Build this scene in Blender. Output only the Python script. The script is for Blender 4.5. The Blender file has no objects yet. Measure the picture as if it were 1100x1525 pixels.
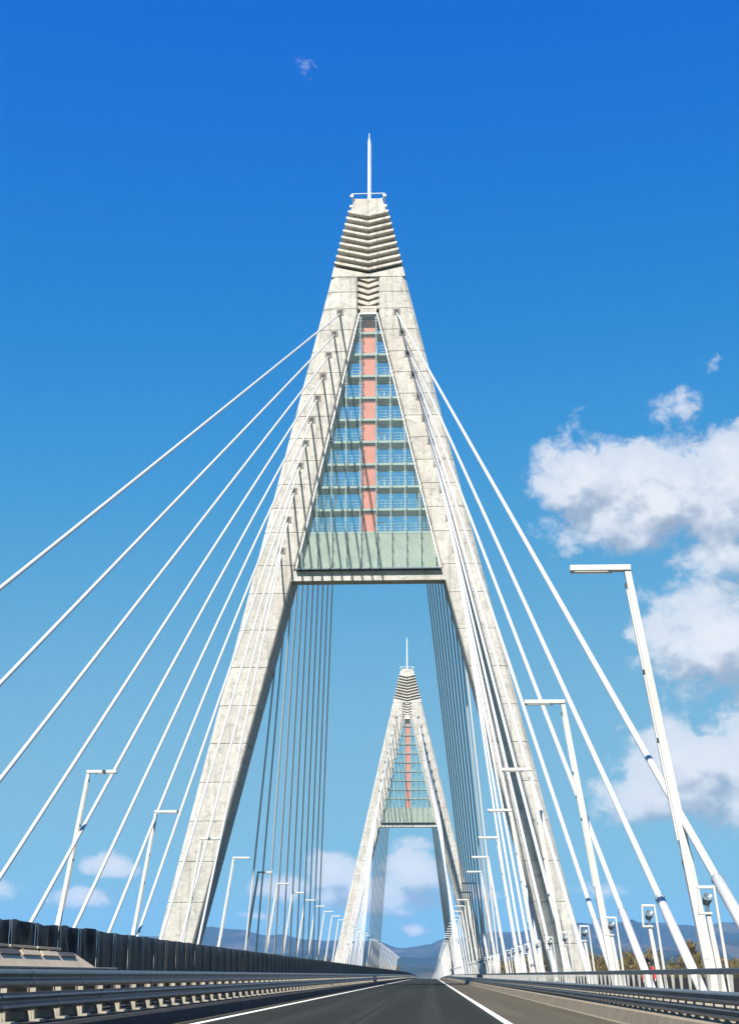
import bpy, bmesh, math, random
from mathutils import Vector, Matrix

S = bpy.context.scene
COL = S.collection
R = math.radians

# ------------------------------------------------------------------ camera
cam_d = bpy.data.cameras.new('camera')
cam = bpy.data.objects.new('camera', cam_d)
COL.objects.link(cam)
cam.location = (0, 0, 1.15)
cam.rotation_euler = (math.pi / 2 + 0.303713, 0, 0.0398831)
cam_d.sensor_fit = 'VERTICAL'
cam_d.sensor_height = 36.0
cam_d.lens = 36.0 * 2200 / 1525
cam_d.clip_start = 0.1
cam_d.clip_end = 60000
S.camera = cam
S.cycles.max_bounces = 6
S.cycles.diffuse_bounces = 3
S.cycles.glossy_bounces = 3
S.cycles.transparent_max_bounces = 12
S.cycles.caustics_reflective = False
S.cycles.caustics_refractive = False

# ------------------------------------------------------------------ sun, sky, exposure
SUN_S = Vector((-0.38, -1.0, 1.35)).normalized()          # direction towards the sun
SUN_ELEV = math.asin(SUN_S.z)
SUN_AZ = math.atan2(SUN_S.x, SUN_S.y)                      # from +Y, clockwise

S.view_settings.view_transform = 'Standard'
S.view_settings.look = 'None'
S.view_settings.gamma = 1.0
S.view_settings.use_curve_mapping = False
S.view_settings.exposure = 1.2

sun_d = bpy.data.lights.new('sun', 'SUN')
sun_d.energy = 5.0
sun_d.angle = R(0.5)
sun_d.color = (1.0, 0.955, 0.88)
sun = bpy.data.objects.new('sun', sun_d)
COL.objects.link(sun)
sun.rotation_euler = (-SUN_S).to_track_quat('-Z', 'Y').to_euler()
sun.location = (-40, -60, 160)


class NT:
    """tiny node-tree helper"""
    def __init__(s, tree):
        s.t = tree

    def n(s, kind, ins=None, **props):
        nd = s.t.nodes.new(kind)
        for k, v in props.items():
            setattr(nd, k, v)
        for k, v in (ins or {}).items():
            s.put(nd.inputs[k], v)
        return nd

    def put(s, sock, v):
        if isinstance(v, bpy.types.NodeSocket):
            s.t.links.new(v, sock)
        elif isinstance(v, bpy.types.Node):
            s.t.links.new(v.outputs[0], sock)
        else:
            sock.default_value = v

    def m(s, op, a, b=0.0, c=0.0, clamp=False):
        nd = s.t.nodes.new('ShaderNodeMath')
        nd.operation = op
        nd.use_clamp = clamp
        s.put(nd.inputs[0], a)
        s.put(nd.inputs[1], b)
        s.put(nd.inputs[2], c)
        return nd.outputs[0]

    def mix(s, f, a, b):
        nd = s.t.nodes.new('ShaderNodeMix')
        nd.data_type = 'RGBA'
        s.put(nd.inputs[0], f)
        s.put(nd.inputs[6], a)
        s.put(nd.inputs[7], b)
        return nd.outputs[2]

    def ramp(s, f, stops):
        nd = s.t.nodes.new('ShaderNodeValToRGB')
        el = nd.color_ramp.elements
        while len(el) < len(stops):
            el.new(0.5)
        for e, (p, c) in zip(el, stops):
            e.position = p
            e.color = c if len(c) == 4 else (*c, 1)
        s.put(nd.inputs[0], f)
        return nd.outputs[0]

    def smooth(s, v, lo, hi):
        nd = s.t.nodes.new('ShaderNodeMapRange')
        nd.interpolation_type = 'SMOOTHSTEP'
        s.put(nd.inputs[0], v)
        nd.inputs[1].default_value = lo
        nd.inputs[2].default_value = hi
        return nd.outputs[0]


# clouds: (azimuth, elevation, half width, half height, strength) in degrees
CLOUDS = [
    (9.2, 17.6, 5.0, 2.4, 1.0), (13.0, 17.6, 4.8, 2.9, 1.0), (6.6, 18.3, 2.6, 2.1, 0.95), (12.2, 15.3, 3.4, 1.1, 0.85),
    (11.2, 12.3, 3.1, 2.4, 1.0), (14.5, 12.0, 3.8, 3.4, 1.0), (8.4, 12.3, 1.5, 0.9, 0.55),
    (10.5, 7.4, 3.8, 2.0, 1.0), (13.6, 8.4, 3.4, 2.4, 1.0), (9.0, 6.4, 3.4, 1.1, 0.9), (12.4, 5.9, 3.6, 1.2, 0.95), (6.4, 6.6, 1.6, 0.7, 0.5),
    (-0.7, 3.8, 1.35, 1.05, 1.0), (-3.6, 3.7, 1.3, 1.0, 0.95), (-2.0, 2.8, 3.2, 0.8, 0.9), (-5.4, 3.1, 1.6, 0.8, 0.75), (1.8, 2.9, 1.8, 0.5, 0.6),
    (-12.0, 3.9, 1.2, 0.62, 0.85), (-12.9, 2.75, 1.4, 0.5, 0.85), (-16.0, 3.0, 1.2, 0.6, 0.6),
    (-16.8, 9.7, 0.8, 0.7, 0.5), (6.0, 3.0, 2.4, 0.45, 0.5), (-0.6, 1.6, 0.9, 0.3, 0.7), (-6.5, 2.1, 1.6, 0.3, 0.5),
    (10.4, 20.9, 2.4, 1.2, 0.52), (6.2, 20.5, 1.5, 0.9, 0.55), (11.9, 22.6, 0.9, 1.2, 0.42), (13.0, 20.0, 1.2, 1.0, 0.66),
    (-5.1, 34.3, 1.0, 0.9, 0.35),
]


def cloud_group(detail):
    g = bpy.data.node_groups.new('cloud_density', 'ShaderNodeTree')
    g.interface.new_socket('U', in_out='INPUT', socket_type='NodeSocketFloat')
    g.interface.new_socket('V', in_out='INPUT', socket_type='NodeSocketFloat')
    g.interface.new_socket('D', in_out='OUTPUT', socket_type='NodeSocketFloat')
    h = NT(g)
    gi = g.nodes.new('NodeGroupInput')
    go = g.nodes.new('NodeGroupOutput')
    U, V = gi.outputs[0], gi.outputs[1]
    vec = h.n('ShaderNodeCombineXYZ', {0: U, 1: h.m('MULTIPLY', V, 1.25), 2: 3.7})
    warp = h.n('ShaderNodeTexNoise', {'Vector': vec.outputs[0], 'Scale': 0.9, 'Detail': 3.0})
    wsub = h.n('ShaderNodeVectorMath', {0: warp.outputs['Color'], 1: (0.5, 0.5, 0.5)}, operation='SUBTRACT')
    wsc = h.n('ShaderNodeVectorMath', {0: wsub.outputs[0], 3: 1.3}, operation='SCALE')
    p2 = h.n('ShaderNodeVectorMath', {0: vec.outputs[0], 1: wsc.outputs[0]}, operation='ADD')
    n1 = h.n('ShaderNodeTexNoise', {'Vector': p2.outputs[0], 'Scale': 0.52, 'Detail': detail, 'Roughness': 0.60})
    n2 = h.n('ShaderNodeTexVoronoi', {'Vector': p2.outputs[0], 'Scale': 0.9, 'Smoothness': 0.6}, feature='SMOOTH_F1')
    try:
        n2.inputs['Detail'].default_value = 3.0 if detail > 5 else 1.0
        n2.inputs['Roughness'].default_value = 0.55
    except Exception:
        pass
    puff = h.m('SUBTRACT', 0.55, n2.outputs['Distance'])
    fbm = h.m('ADD', h.m('MULTIPLY', h.m('SUBTRACT', n1.outputs[0], 0.5), 2.3), h.m('MULTIPLY', puff, 0.40))
    mask = None
    for (u0, v0, a, b, st) in CLOUDS:
        du = h.m('MULTIPLY', h.m('SUBTRACT', U, u0), 1.0 / (1.5 * a))
        dv = h.m('MULTIPLY', h.m('SUBTRACT', V, v0), 1.0 / (1.5 * b))
        r = h.m('SQRT', h.m('ADD', h.m('MULTIPLY', du, du), h.m('MULTIPLY', dv, dv)))
        e = h.m('MULTIPLY', h.m('SUBTRACT', 1.0, r), st)
        mask = e if mask is None else h.m('SMOOTH_MAX', mask, e, 0.12)
    # scattered fair-weather clouds all round, outside the view
    low = h.n('ShaderNodeTexNoise', {'Vector': vec.outputs[0], 'Scale': 0.09, 'Detail': 2.0})
    band = h.m('MULTIPLY', h.smooth(V, 1.0, 5.0), h.m('SUBTRACT', 1.0, h.smooth(V, 14.0, 30.0)))
    side = h.smooth(h.m('ABSOLUTE', U), 17.0, 24.0)
    far = h.m('SUBTRACT', h.m('MULTIPLY', h.m('MULTIPLY', h.smooth(low.outputs[0], 0.42, 0.68), band), side), 0.35)
    mask = h.m('MAXIMUM', mask, far)
    d = h.m('ADD', h.m('SUBTRACT', h.m('MULTIPLY', mask, 1.9), 0.40), h.m('MULTIPLY', fbm, 0.85))
    g.links.new(d, go.inputs[0])
    return g


def build_world():
    w = bpy.data.worlds.new('World')
    S.world = w
    w.use_nodes = True
    t = w.node_tree
    t.nodes.clear()
    h = NT(t)
    sky = h.n('ShaderNodeTexSky', sky_type='NISHITA', sun_disc=False, sun_elevation=SUN_ELEV,
              sun_rotation=SUN_AZ, altitude=150.0, air_density=1.0, dust_density=0.35, ozone_density=3.2)
    sc = h.n('ShaderNodeSeparateColor', {0: sky.outputs[0]})
    # deep polarised blue: one response curve per channel, the same in every direction
    def curve(v, top, p, half):
        w = h.m('POWER', v, p)
        return h.m('MULTIPLY', h.m('DIVIDE', w, h.m('ADD', w, half)), top)
    rr = curve(sc.outputs[0], 1.95, 4.0, 17.2)
    gg = curve(sc.outputs[1], 4.53, 2.2, 6.29)
    bb = h.m('MULTIPLY', h.m('POWER', sc.outputs[2], 0.03), 4.95)
    hs = h.n('ShaderNodeCombineColor', {0: rr, 1: gg, 2: bb})
    tc = h.n('ShaderNodeTexCoord')
    sep = h.n('ShaderNodeSeparateXYZ', {0: tc.outputs['Generated']})
    x, y, z = sep.outputs
    U = h.m('MULTIPLY', h.m('ARCTAN2', x, y), 57.29578)
    V = h.m('MULTIPLY', h.m('ARCSINE', z), 57.29578)
    g = cloud_group(10.0)
    gs = cloud_group(2.6)
    a = h.n('ShaderNodeGroup', node_tree=g)
    h.put(a.inputs[0], U)
    h.put(a.inputs[1], V)
    a2 = h.n('ShaderNodeGroup', node_tree=gs)
    h.put(a2.inputs[0], U)
    h.put(a2.inputs[1], V)
    b = h.n('ShaderNodeGroup', node_tree=gs)
    h.put(b.inputs[0], h.m('ADD', U, -0.45))
    h.put(b.inputs[1], h.m('ADD', V, 1.05))
    dens = h.smooth(a.outputs[0], 0.0, 0.55)
    thick = h.smooth(a.outputs[0], 0.15, 1.5)
    lit = h.m('ADD', h.m('SUBTRACT', a2.outputs[0], b.outputs[0]), h.m('MULTIPLY', h.m('SUBTRACT', a.outputs[0], a2.outputs[0]), 0.35))
    litc = h.smooth(lit, -0.75, 0.35)
    # clouds nearer the horizon are seen through more air
    hz = h.smooth(V, 1.0, 13.0)
    bright = h.mix(hz, (6.9, 6.9, 6.9, 1), (6.9, 7.05, 7.4, 1))
    grey = h.mix(hz, (2.9, 3.3, 3.85, 1), (3.1, 3.55, 4.4, 1))
    ccol = h.mix(litc, grey, bright)
    alpha = h.m('MULTIPLY', dens, h.m('ADD', 0.72, h.m('MULTIPLY', thick, 0.27)))
    colr = h.mix(alpha, hs.outputs[0], ccol)
    bg = h.n('ShaderNodeBackground', {'Color': colr, 'Strength': 0.055})
    out = h.n('ShaderNodeOutputWorld')
    t.links.new(bg.outputs[0], out.inputs[0])
    w.cycles.sampling_method = 'MANUAL'
    w.cycles.sample_map_resolution = 512


build_world()


# ------------------------------------------------------------------ materials
def new_mat(name):
    m = bpy.data.materials.new(name)
    m.use_nodes = True
    m.node_tree.nodes.clear()
    return m, NT(m.node_tree)


def finish(h, bsdf):
    o = h.n('ShaderNodeOutputMaterial')
    h.t.links.new(bsdf.outputs[0], o.inputs[0])


def paint(name, col, rough=0.45, metal=0.0, var=0.12, scale=1.5, bump=0.0, streak=0.0, dirt=(0.25, 0.22, 0.18)):
    m, h = new_mat(name)
    tc = h.n('ShaderNodeNewGeometry')
    n = h.n('ShaderNodeTexNoise', {'Vector': tc.outputs['Position'], 'Scale': scale, 'Detail': 6.0, 'Roughness': 0.6})
    lo = tuple(c * (1 - var) for c in col) + (1,)
    hi = tuple(min(1, c * (1 + var)) for c in col) + (1,)
    c = h.mix(h.smooth(n.outputs[0], 0.3, 0.7), lo, hi)
    if streak:
        mp = h.n('ShaderNodeMapping', {'Vector': tc.outputs['Position'], 'Scale': (2.5, 2.5, 0.25)})
        s = h.n('ShaderNodeTexNoise', {'Vector': mp.outputs[0], 'Scale': 1.6, 'Detail': 5.0})
        c = h.mix(h.m('MULTIPLY', h.smooth(s.outputs[0], 0.52, 0.78), streak), c, (*dirt, 1))
    b = h.n('ShaderNodeBsdfPrincipled', {'Base Color': c, 'Roughness': rough, 'Metallic': metal})
    if bump:
        n3 = h.n('ShaderNodeTexNoise', {'Vector': tc.outputs['Position'], 'Scale': scale * 12, 'Detail': 4.0})
        bm = h.n('ShaderNodeBump', {'Strength': bump, 'Distance': 0.02, 'Height': n3.outputs[0]})
        h.t.links.new(bm.outputs[0], b.inputs['Normal'])
    finish(h, b)
    return m


def concrete(name, base=(0.455, 0.435, 0.395), dark=(0.155, 0.15, 0.138), rust=(0.30, 0.19, 0.10), board=0.95):
    m, h = new_mat(name)
    geo = h.n('ShaderNodeNewGeometry')
    P = geo.outputs['Position']
    sep = h.n('ShaderNodeSeparateXYZ', {0: P})
    inf = h.n('ShaderNodeObjectInfo')
    # broad tone from one pour to the next
    c = h.mix(inf.outputs['Random'], tuple(x * 0.92 for x in base) + (1,), tuple(min(1, x * 1.07) for x in base) + (1,))
    big = h.n('ShaderNodeTexNoise', {'Vector': P, 'Scale': 0.35, 'Detail': 5.0, 'Roughness': 0.62})
    c = h.mix(h.m('MULTIPLY', h.smooth(big.outputs[0], 0.38, 0.66), 0.7), c, tuple(x * 0.80 for x in base) + (1,))
    fine = h.n('ShaderNodeTexNoise', {'Vector': P, 'Scale': 3.5, 'Detail': 8.0, 'Roughness': 0.7})
    c = h.mix(h.m('MULTIPLY', h.smooth(fine.outputs[0], 0.38, 0.70), 0.6), c, tuple(x * 0.74 for x in base) + (1,))
    # horizontal smears and grey cement patches
    mp = h.n('ShaderNodeMapping', {'Vector': P, 'Scale': (0.75, 0.75, 1.45)})
    sm = h.n('ShaderNodeTexNoise', {'Vector': mp.outputs[0], 'Scale': 1.25, 'Detail': 7.0, 'Roughness': 0.72, 'Distortion': 0.6})
    c = h.mix(h.m('MULTIPLY', h.smooth(sm.outputs[0], 0.50, 0.70), 0.66), c, (*dark, 1))
    # rain streaks
    mp2 = h.n('ShaderNodeMapping', {'Vector': P, 'Scale': (1.6, 1.6, 0.10)})
    st = h.n('ShaderNodeTexNoise', {'Vector': mp2.outputs[0], 'Scale': 1.3, 'Detail': 5.0})
    c = h.mix(h.m('MULTIPLY', h.smooth(st.outputs[0], 0.50, 0.72), 0.5), c, (*dark, 1))
    ru = h.n('ShaderNodeTexNoise', {'Vector': mp2.outputs[0], 'Scale': 0.7, 'Detail': 3.0})
    c = h.mix(h.m('MULTIPLY', h.smooth(ru.outputs[0], 0.56, 0.74), 0.26), c, (*rust, 1))
    # repaired and damp patches with edges of their own
    pn = h.n('ShaderNodeTexNoise', {'Vector': P, 'Scale': 0.62, 'Detail': 9.0, 'Roughness': 0.72, 'Distortion': 0.9})
    c = h.mix(h.m('MULTIPLY', h.smooth(pn.outputs[0], 0.535, 0.60), 0.42), c, tuple(x * 0.52 for x in base) + (1,))
    c = h.mix(h.m('MULTIPLY', h.m('SUBTRACT', 1.0, h.smooth(pn.outputs[0], 0.36, 0.43)), 0.5), c, tuple(min(1, x * 1.16) for x in base) + (1,))
    # thin board marks
    fz = h.m('FRACT', h.m('DIVIDE', sep.outputs[2], board))
    ln = h.m('SUBTRACT', 1.0, h.smooth(fz, 0.0, 0.035))
    gate = h.smooth(sm.outputs[0], 0.42, 0.56)
    c = h.mix(h.m('MULTIPLY', h.m('MULTIPLY', ln, gate), 0.5), c, (*dark, 1))
    b = h.n('ShaderNodeBsdfPrincipled', {'Base Color': c, 'Roughness': 0.88, 'Specular IOR Level': 0.25})
    bm = h.n('ShaderNodeBump', {'Strength': 0.35, 'Distance': 0.03, 'Height': fine.outputs[0]})
    h.t.links.new(bm.outputs[0], b.inputs['Normal'])
    finish(h, b)
    return m


def asphalt(name, col, lane=False):
    m, h = new_mat(name)
    geo = h.n('ShaderNodeNewGeometry')
    P = geo.outputs['Position']
    f = h.n('ShaderNodeTexNoise', {'Vector': P, 'Scale': 14.0, 'Detail': 8.0, 'Roughness': 0.75})
    mp = h.n('ShaderNodeMapping', {'Vector': P, 'Scale': (1.0, 0.03, 1.0)})
    lg = h.n('ShaderNodeTexNoise', {'Vector': mp.outputs[0], 'Scale': 0.9, 'Detail': 5.0, 'Roughness': 0.55})
    c = h.mix(h.smooth(f.outputs[0], 0.3, 0.72), tuple(x * 0.75 for x in col) + (1,), tuple(x * 1.25 for x in col) + (1,))
    c = h.mix(h.m('MULTIPLY', h.smooth(lg.outputs[0], 0.42, 0.68), 0.45), c, tuple(x * 1.45 for x in col) + (1,))
    pt = h.n('ShaderNodeTexNoise', {'Vector': P, 'Scale': 0.5, 'Detail': 5.0, 'Roughness': 0.6})
    c = h.mix(h.m('MULTIPLY', h.smooth(pt.outputs[0], 0.5, 0.75), 0.35), c, tuple(x * 0.7 for x in col) + (1,))
    if lane:
        sx = h.n('ShaderNodeSeparateXYZ', {0: P})
        tr = h.m('COSINE', h.m('MULTIPLY', h.m('ADD', sx.outputs[0], 0.05), 2 * math.pi / 1.93))
        wob = h.m('MULTIPLY', h.smooth(tr, 0.1, 0.95), h.m('ADD', 0.25, h.m('MULTIPLY', lg.outputs[0], 0.5)))
        c = h.mix(wob, c, tuple(x * 1.55 for x in col) + (1,))
        seam = h.m('SUBTRACT', 1.0, h.smooth(h.m('ABSOLUTE', h.m('ADD', h.m('ADD', sx.outputs[0], 1.93), h.m('MULTIPLY', lg.outputs[0], 0.05))), 0.015, 0.05))
        c = h.mix(h.m('MULTIPLY', seam, 0.7), c, tuple(x * 0.4 for x in col) + (1,))
        oil = h.n('ShaderNodeTexNoise', {'Vector': h.n('ShaderNodeMapping', {'Vector': P, 'Scale': (1.2, 0.12, 1.0)}).outputs[0], 'Scale': 1.7, 'Detail': 4.0})
        c = h.mix(h.m('MULTIPLY', h.smooth(oil.outputs[0], 0.60, 0.74), 0.5), c, tuple(x * 0.5 for x in col) + (1,))
    b = h.n('ShaderNodeBsdfPrincipled', {'Base Color': c, 'Roughness': 1.0, 'Specular IOR Level': 0.04})
    bm = h.n('ShaderNodeBump', {'Strength': 0.5, 'Distance': 0.01, 'Height': f.outputs[0]})
    h.t.links.new(bm.outputs[0], b.inputs['Normal'])
    finish(h, b)
    return m


def facade_glass(name):
    m, h = new_mat(name)
    lw = h.n('ShaderNodeLayerWeight', {'Blend': 0.5})
    fr = h.m('ADD', 0.04, h.m('MULTIPLY', h.m('POWER', lw.outputs['Facing'], 5.0), 0.9))
    tr = h.n('ShaderNodeBsdfTransparent', {'Color': (0.885, 0.965, 0.945, 1)})
    gl = h.n('ShaderNodeBsdfGlossy', {'Color': (0.9, 1.0, 0.98, 1), 'Roughness': 0.02})
    geo = h.n('ShaderNodeNewGeometry')
    n = h.n('ShaderNodeTexNoise', {'Vector': geo.outputs['Position'], 'Scale': 0.8, 'Detail': 6.0})
    df = h.n('ShaderNodeBsdfDiffuse', {'Color': (0.36, 0.50, 0.50, 1)})
    m1 = h.n('ShaderNodeMixShader', {0: h.m('ADD', 0.055, h.m('MULTIPLY', n.outputs[0], 0.07)), 1: tr.outputs[0], 2: df.outputs[0]})
    m2 = h.n('ShaderNodeMixShader', {0: fr, 1: m1.outputs[0], 2: gl.outputs[0]})
    finish(h, m2)
    return m


M = {}
M['concrete'] = concrete('cast_concrete')
M['concrete_crown'] = concrete('crown_concrete', base=(0.505, 0.472, 0.418), board=50.0)
M['anchor'] = concrete('grey_mortar_pocket', base=(0.2220, 0.2146, 0.1961), board=50.0)
M['kerb'] = concrete('kerb_concrete', base=(0.1998, 0.1665, 0.1184), dark=(0.1628, 0.1332, 0.1036), board=50.0)
M['kerb_shade'] = concrete('shade_darkened_kerb_concrete', base=(0.0281, 0.0274, 0.0266), dark=(0.0148, 0.0148, 0.0148), rust=(0.0444, 0.0370, 0.0296), board=50.0)  # near-black base colour paints in the shade on the median kerb's face
M['pale_wall'] = paint('pale_green_wall', (0.3182, 0.3145, 0.2664), 0.8, var=0.10, scale=0.7, streak=0.25, dirt=(0.2442, 0.2664, 0.2368))
M['white'] = paint('white_steel_paint', (0.5772, 0.5698, 0.5476), 0.38, var=0.05, scale=0.8, streak=0.22, dirt=(0.3700, 0.3404, 0.2960))
M['sheath'] = paint('white_cable_sheath', (0.4440, 0.4440, 0.4366), 0.35, var=0.03, scale=0.3)
M['lampw'] = paint('lamp_post_paint', (0.455, 0.448, 0.428), 0.5, var=0.06, scale=0.6, streak=0.25, dirt=(0.3330, 0.2960, 0.2442))
M['dark_slot'] = paint('dark_gap', (0.05, 0.05, 0.05), 0.8)
M['steel'] = paint('weathered_galvanized_steel', (0.105, 0.112, 0.125), 0.36, metal=0.85, var=0.18, scale=2.0, streak=0.4, dirt=(0.10, 0.09, 0.08))
M['rail_dark'] = paint('dull_galvanized_rail', (0.14, 0.143, 0.15), 0.34, metal=0.88, var=0.2, scale=1.2, streak=0.5, dirt=(0.07, 0.065, 0.06))
M['post'] = paint('dusty_post_steel', (0.3108, 0.2812, 0.2294), 0.6, metal=0.1, var=0.15, scale=3.0, streak=0.3, dirt=(0.1480, 0.1184, 0.0888))
M['bracket'] = paint('grey_painted_bracket', (0.29, 0.29, 0.275), 0.5, metal=0.1, var=0.1, scale=3.0)
M['spot'] = paint('grey_spotlight_housing', (0.13, 0.17, 0.20), 0.35, metal=0.3, var=0.1)
M['asphalt'] = asphalt('lane_asphalt', (0.0185, 0.0205, 0.0185), True)
M['shoulder'] = asphalt('shoulder_asphalt', (0.0629, 0.0555, 0.0414))
M['path'] = asphalt('walkway_surface', (0.0740, 0.0703, 0.0629))
M['line'] = paint('road_paint', (0.60, 0.59, 0.55), 0.7, var=0.22, scale=6.0, bump=0.2, streak=0.5, dirt=(0.2, 0.2, 0.19))
M['shaft'] = paint('salmon_panel', (0.5772, 0.1702, 0.1221), 0.5, var=0.06, scale=0.6)
M['slab'] = paint('pale_green_slab', (0.3108, 0.3330, 0.3034), 0.6, var=0.06, scale=0.5)
M['mullion'] = paint('pale_green_mullion', (0.4144, 0.4440, 0.4144), 0.4, metal=0.2, var=0.05)
M['glass'] = facade_glass('facade_glass')
M['lens'] = paint('lamp_diffuser', (0.4884, 0.4588, 0.3848), 0.25, var=0.1)
M['tan'] = paint('tan_painted_sheet', (0.4144, 0.3330, 0.2294), 0.6, var=0.12, scale=1.5, streak=0.3, dirt=(0.1480, 0.1184, 0.0814))


def screen_mat():
    m, h = new_mat('black_plastic_sheet')
    geo = h.n('ShaderNodeNewGeometry')
    mp = h.n('ShaderNodeMapping', {'Vector': geo.outputs['Position'], 'Scale': (1.0, 2.4, 0.5)})
    n = h.n('ShaderNodeTexNoise', {'Vector': mp.outputs[0], 'Scale': 1.6, 'Detail': 6.0, 'Roughness': 0.62, 'Distortion': 0.8})
    c = h.mix(h.smooth(n.outputs[0], 0.45, 0.8), (0.006, 0.006, 0.007, 1), (0.020, 0.020, 0.024, 1))
    b = h.n('ShaderNodeBsdfPrincipled', {'Base Color': c, 'Roughness': 0.45, 'Specular IOR Level': 0.14})
    bm = h.n('ShaderNodeBump', {'Strength': 0.7, 'Distance': 0.05, 'Height': n.outputs[0]})
    h.t.links.new(bm.outputs[0], b.inputs['Normal'])
    finish(h, b)
    return m


M['screen'] = screen_mat()
M['skin'] = paint('skin', (0.52, 0.33, 0.25), 0.6)
M['jacket'] = paint('red_jacket', (0.55, 0.03, 0.03), 0.7, var=0.15, scale=5)
M['trousers'] = paint('dark_trousers', (0.04, 0.045, 0.06), 0.8)
M['hair'] = paint('dark_hair', (0.03, 0.02, 0.015), 0.6)
M['bark'] = paint('bark', (0.13, 0.105, 0.08), 0.9, var=0.25, scale=2)


def leaf_mat(name, a, b):
    m, h = new_mat(name)
    geo = h.n('ShaderNodeNewGeometry')
    inf = h.n('ShaderNodeObjectInfo')
    n = h.n('ShaderNodeTexNoise', {'Vector': geo.outputs['Position'], 'Scale': 0.6, 'Detail': 4.0})
    f = h.m('ADD', h.m('MULTIPLY', n.outputs[0], 0.7), h.m('MULTIPLY', inf.outputs['Random'], 0.35), clamp=True)
    c = h.mix(f, (*a, 1), (*b, 1))
    d = h.n('ShaderNodeBsdfPrincipled', {'Base Color': c, 'Roughness': 0.7, 'Specular IOR Level': 0.2})
    tl = h.n('ShaderNodeBsdfTranslucent', {'Color': c})
    mx = h.n('ShaderNodeMixShader', {0: 0.25, 1: d.outputs[0], 2: tl.outputs[0]})
    finish(h, mx)
    return m


M['leaf'] = leaf_mat('spring_foliage', (0.15, 0.13, 0.034), (0.165, 0.10, 0.042))
M['hedge'] = leaf_mat('dark_foliage', (0.035, 0.05, 0.02), (0.06, 0.06, 0.025))


def ground_mat():
    m, h = new_mat('meadow_ground')
    geo = h.n('ShaderNodeNewGeometry')
    n = h.n('ShaderNodeTexNoise', {'Vector': geo.outputs['Position'], 'Scale': 0.004, 'Detail': 10.0, 'Roughness': 0.65})
    c = h.ramp(n.outputs[0], [(0.35, (0.07, 0.08, 0.035)), (0.5, (0.12, 0.11, 0.06)), (0.65, (0.09, 0.10, 0.04))])
    finish(h, h.n('ShaderNodeBsdfPrincipled', {'Base Color': c, 'Roughness': 0.95}))
    return m


def hill_mat():
    m, h = new_mat('wooded_hillside')
    geo = h.n('ShaderNodeNewGeometry')
    mp = h.n('ShaderNodeMapping', {'Vector': geo.outputs['Position'], 'Scale': (1, 1, 2.2)})
    n = h.n('ShaderNodeTexNoise', {'Vector': mp.outputs[0], 'Scale': 0.0022, 'Detail': 10.0, 'Roughness': 0.62})
    c = h.ramp(n.outputs[0], [(0.36, (0.009, 0.015, 0.010)), (0.52, (0.018, 0.022, 0.013)), (0.62, (0.06, 0.05, 0.036))])
    finish(h, h.n('ShaderNodeBsdfPrincipled', {'Base Color': c, 'Roughness': 0.95, 'Specular IOR Level': 0.1}))
    return m


def water_mat():
    m, h = new_mat('river_water')
    geo = h.n('ShaderNodeNewGeometry')
    n = h.n('ShaderNodeTexNoise', {'Vector': geo.outputs['Position'], 'Scale': 0.6, 'Detail': 5.0})
    b = h.n('ShaderNodeBsdfPrincipled', {'Base Color': (0.05, 0.07, 0.06, 1), 'Roughness': 0.12})
    bm = h.n('ShaderNodeBump', {'Strength': 0.3, 'Distance': 0.2, 'Height': n.outputs[0]})
    h.t.links.new(bm.outputs[0], b.inputs['Normal'])
    finish(h, b)
    return m


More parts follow.
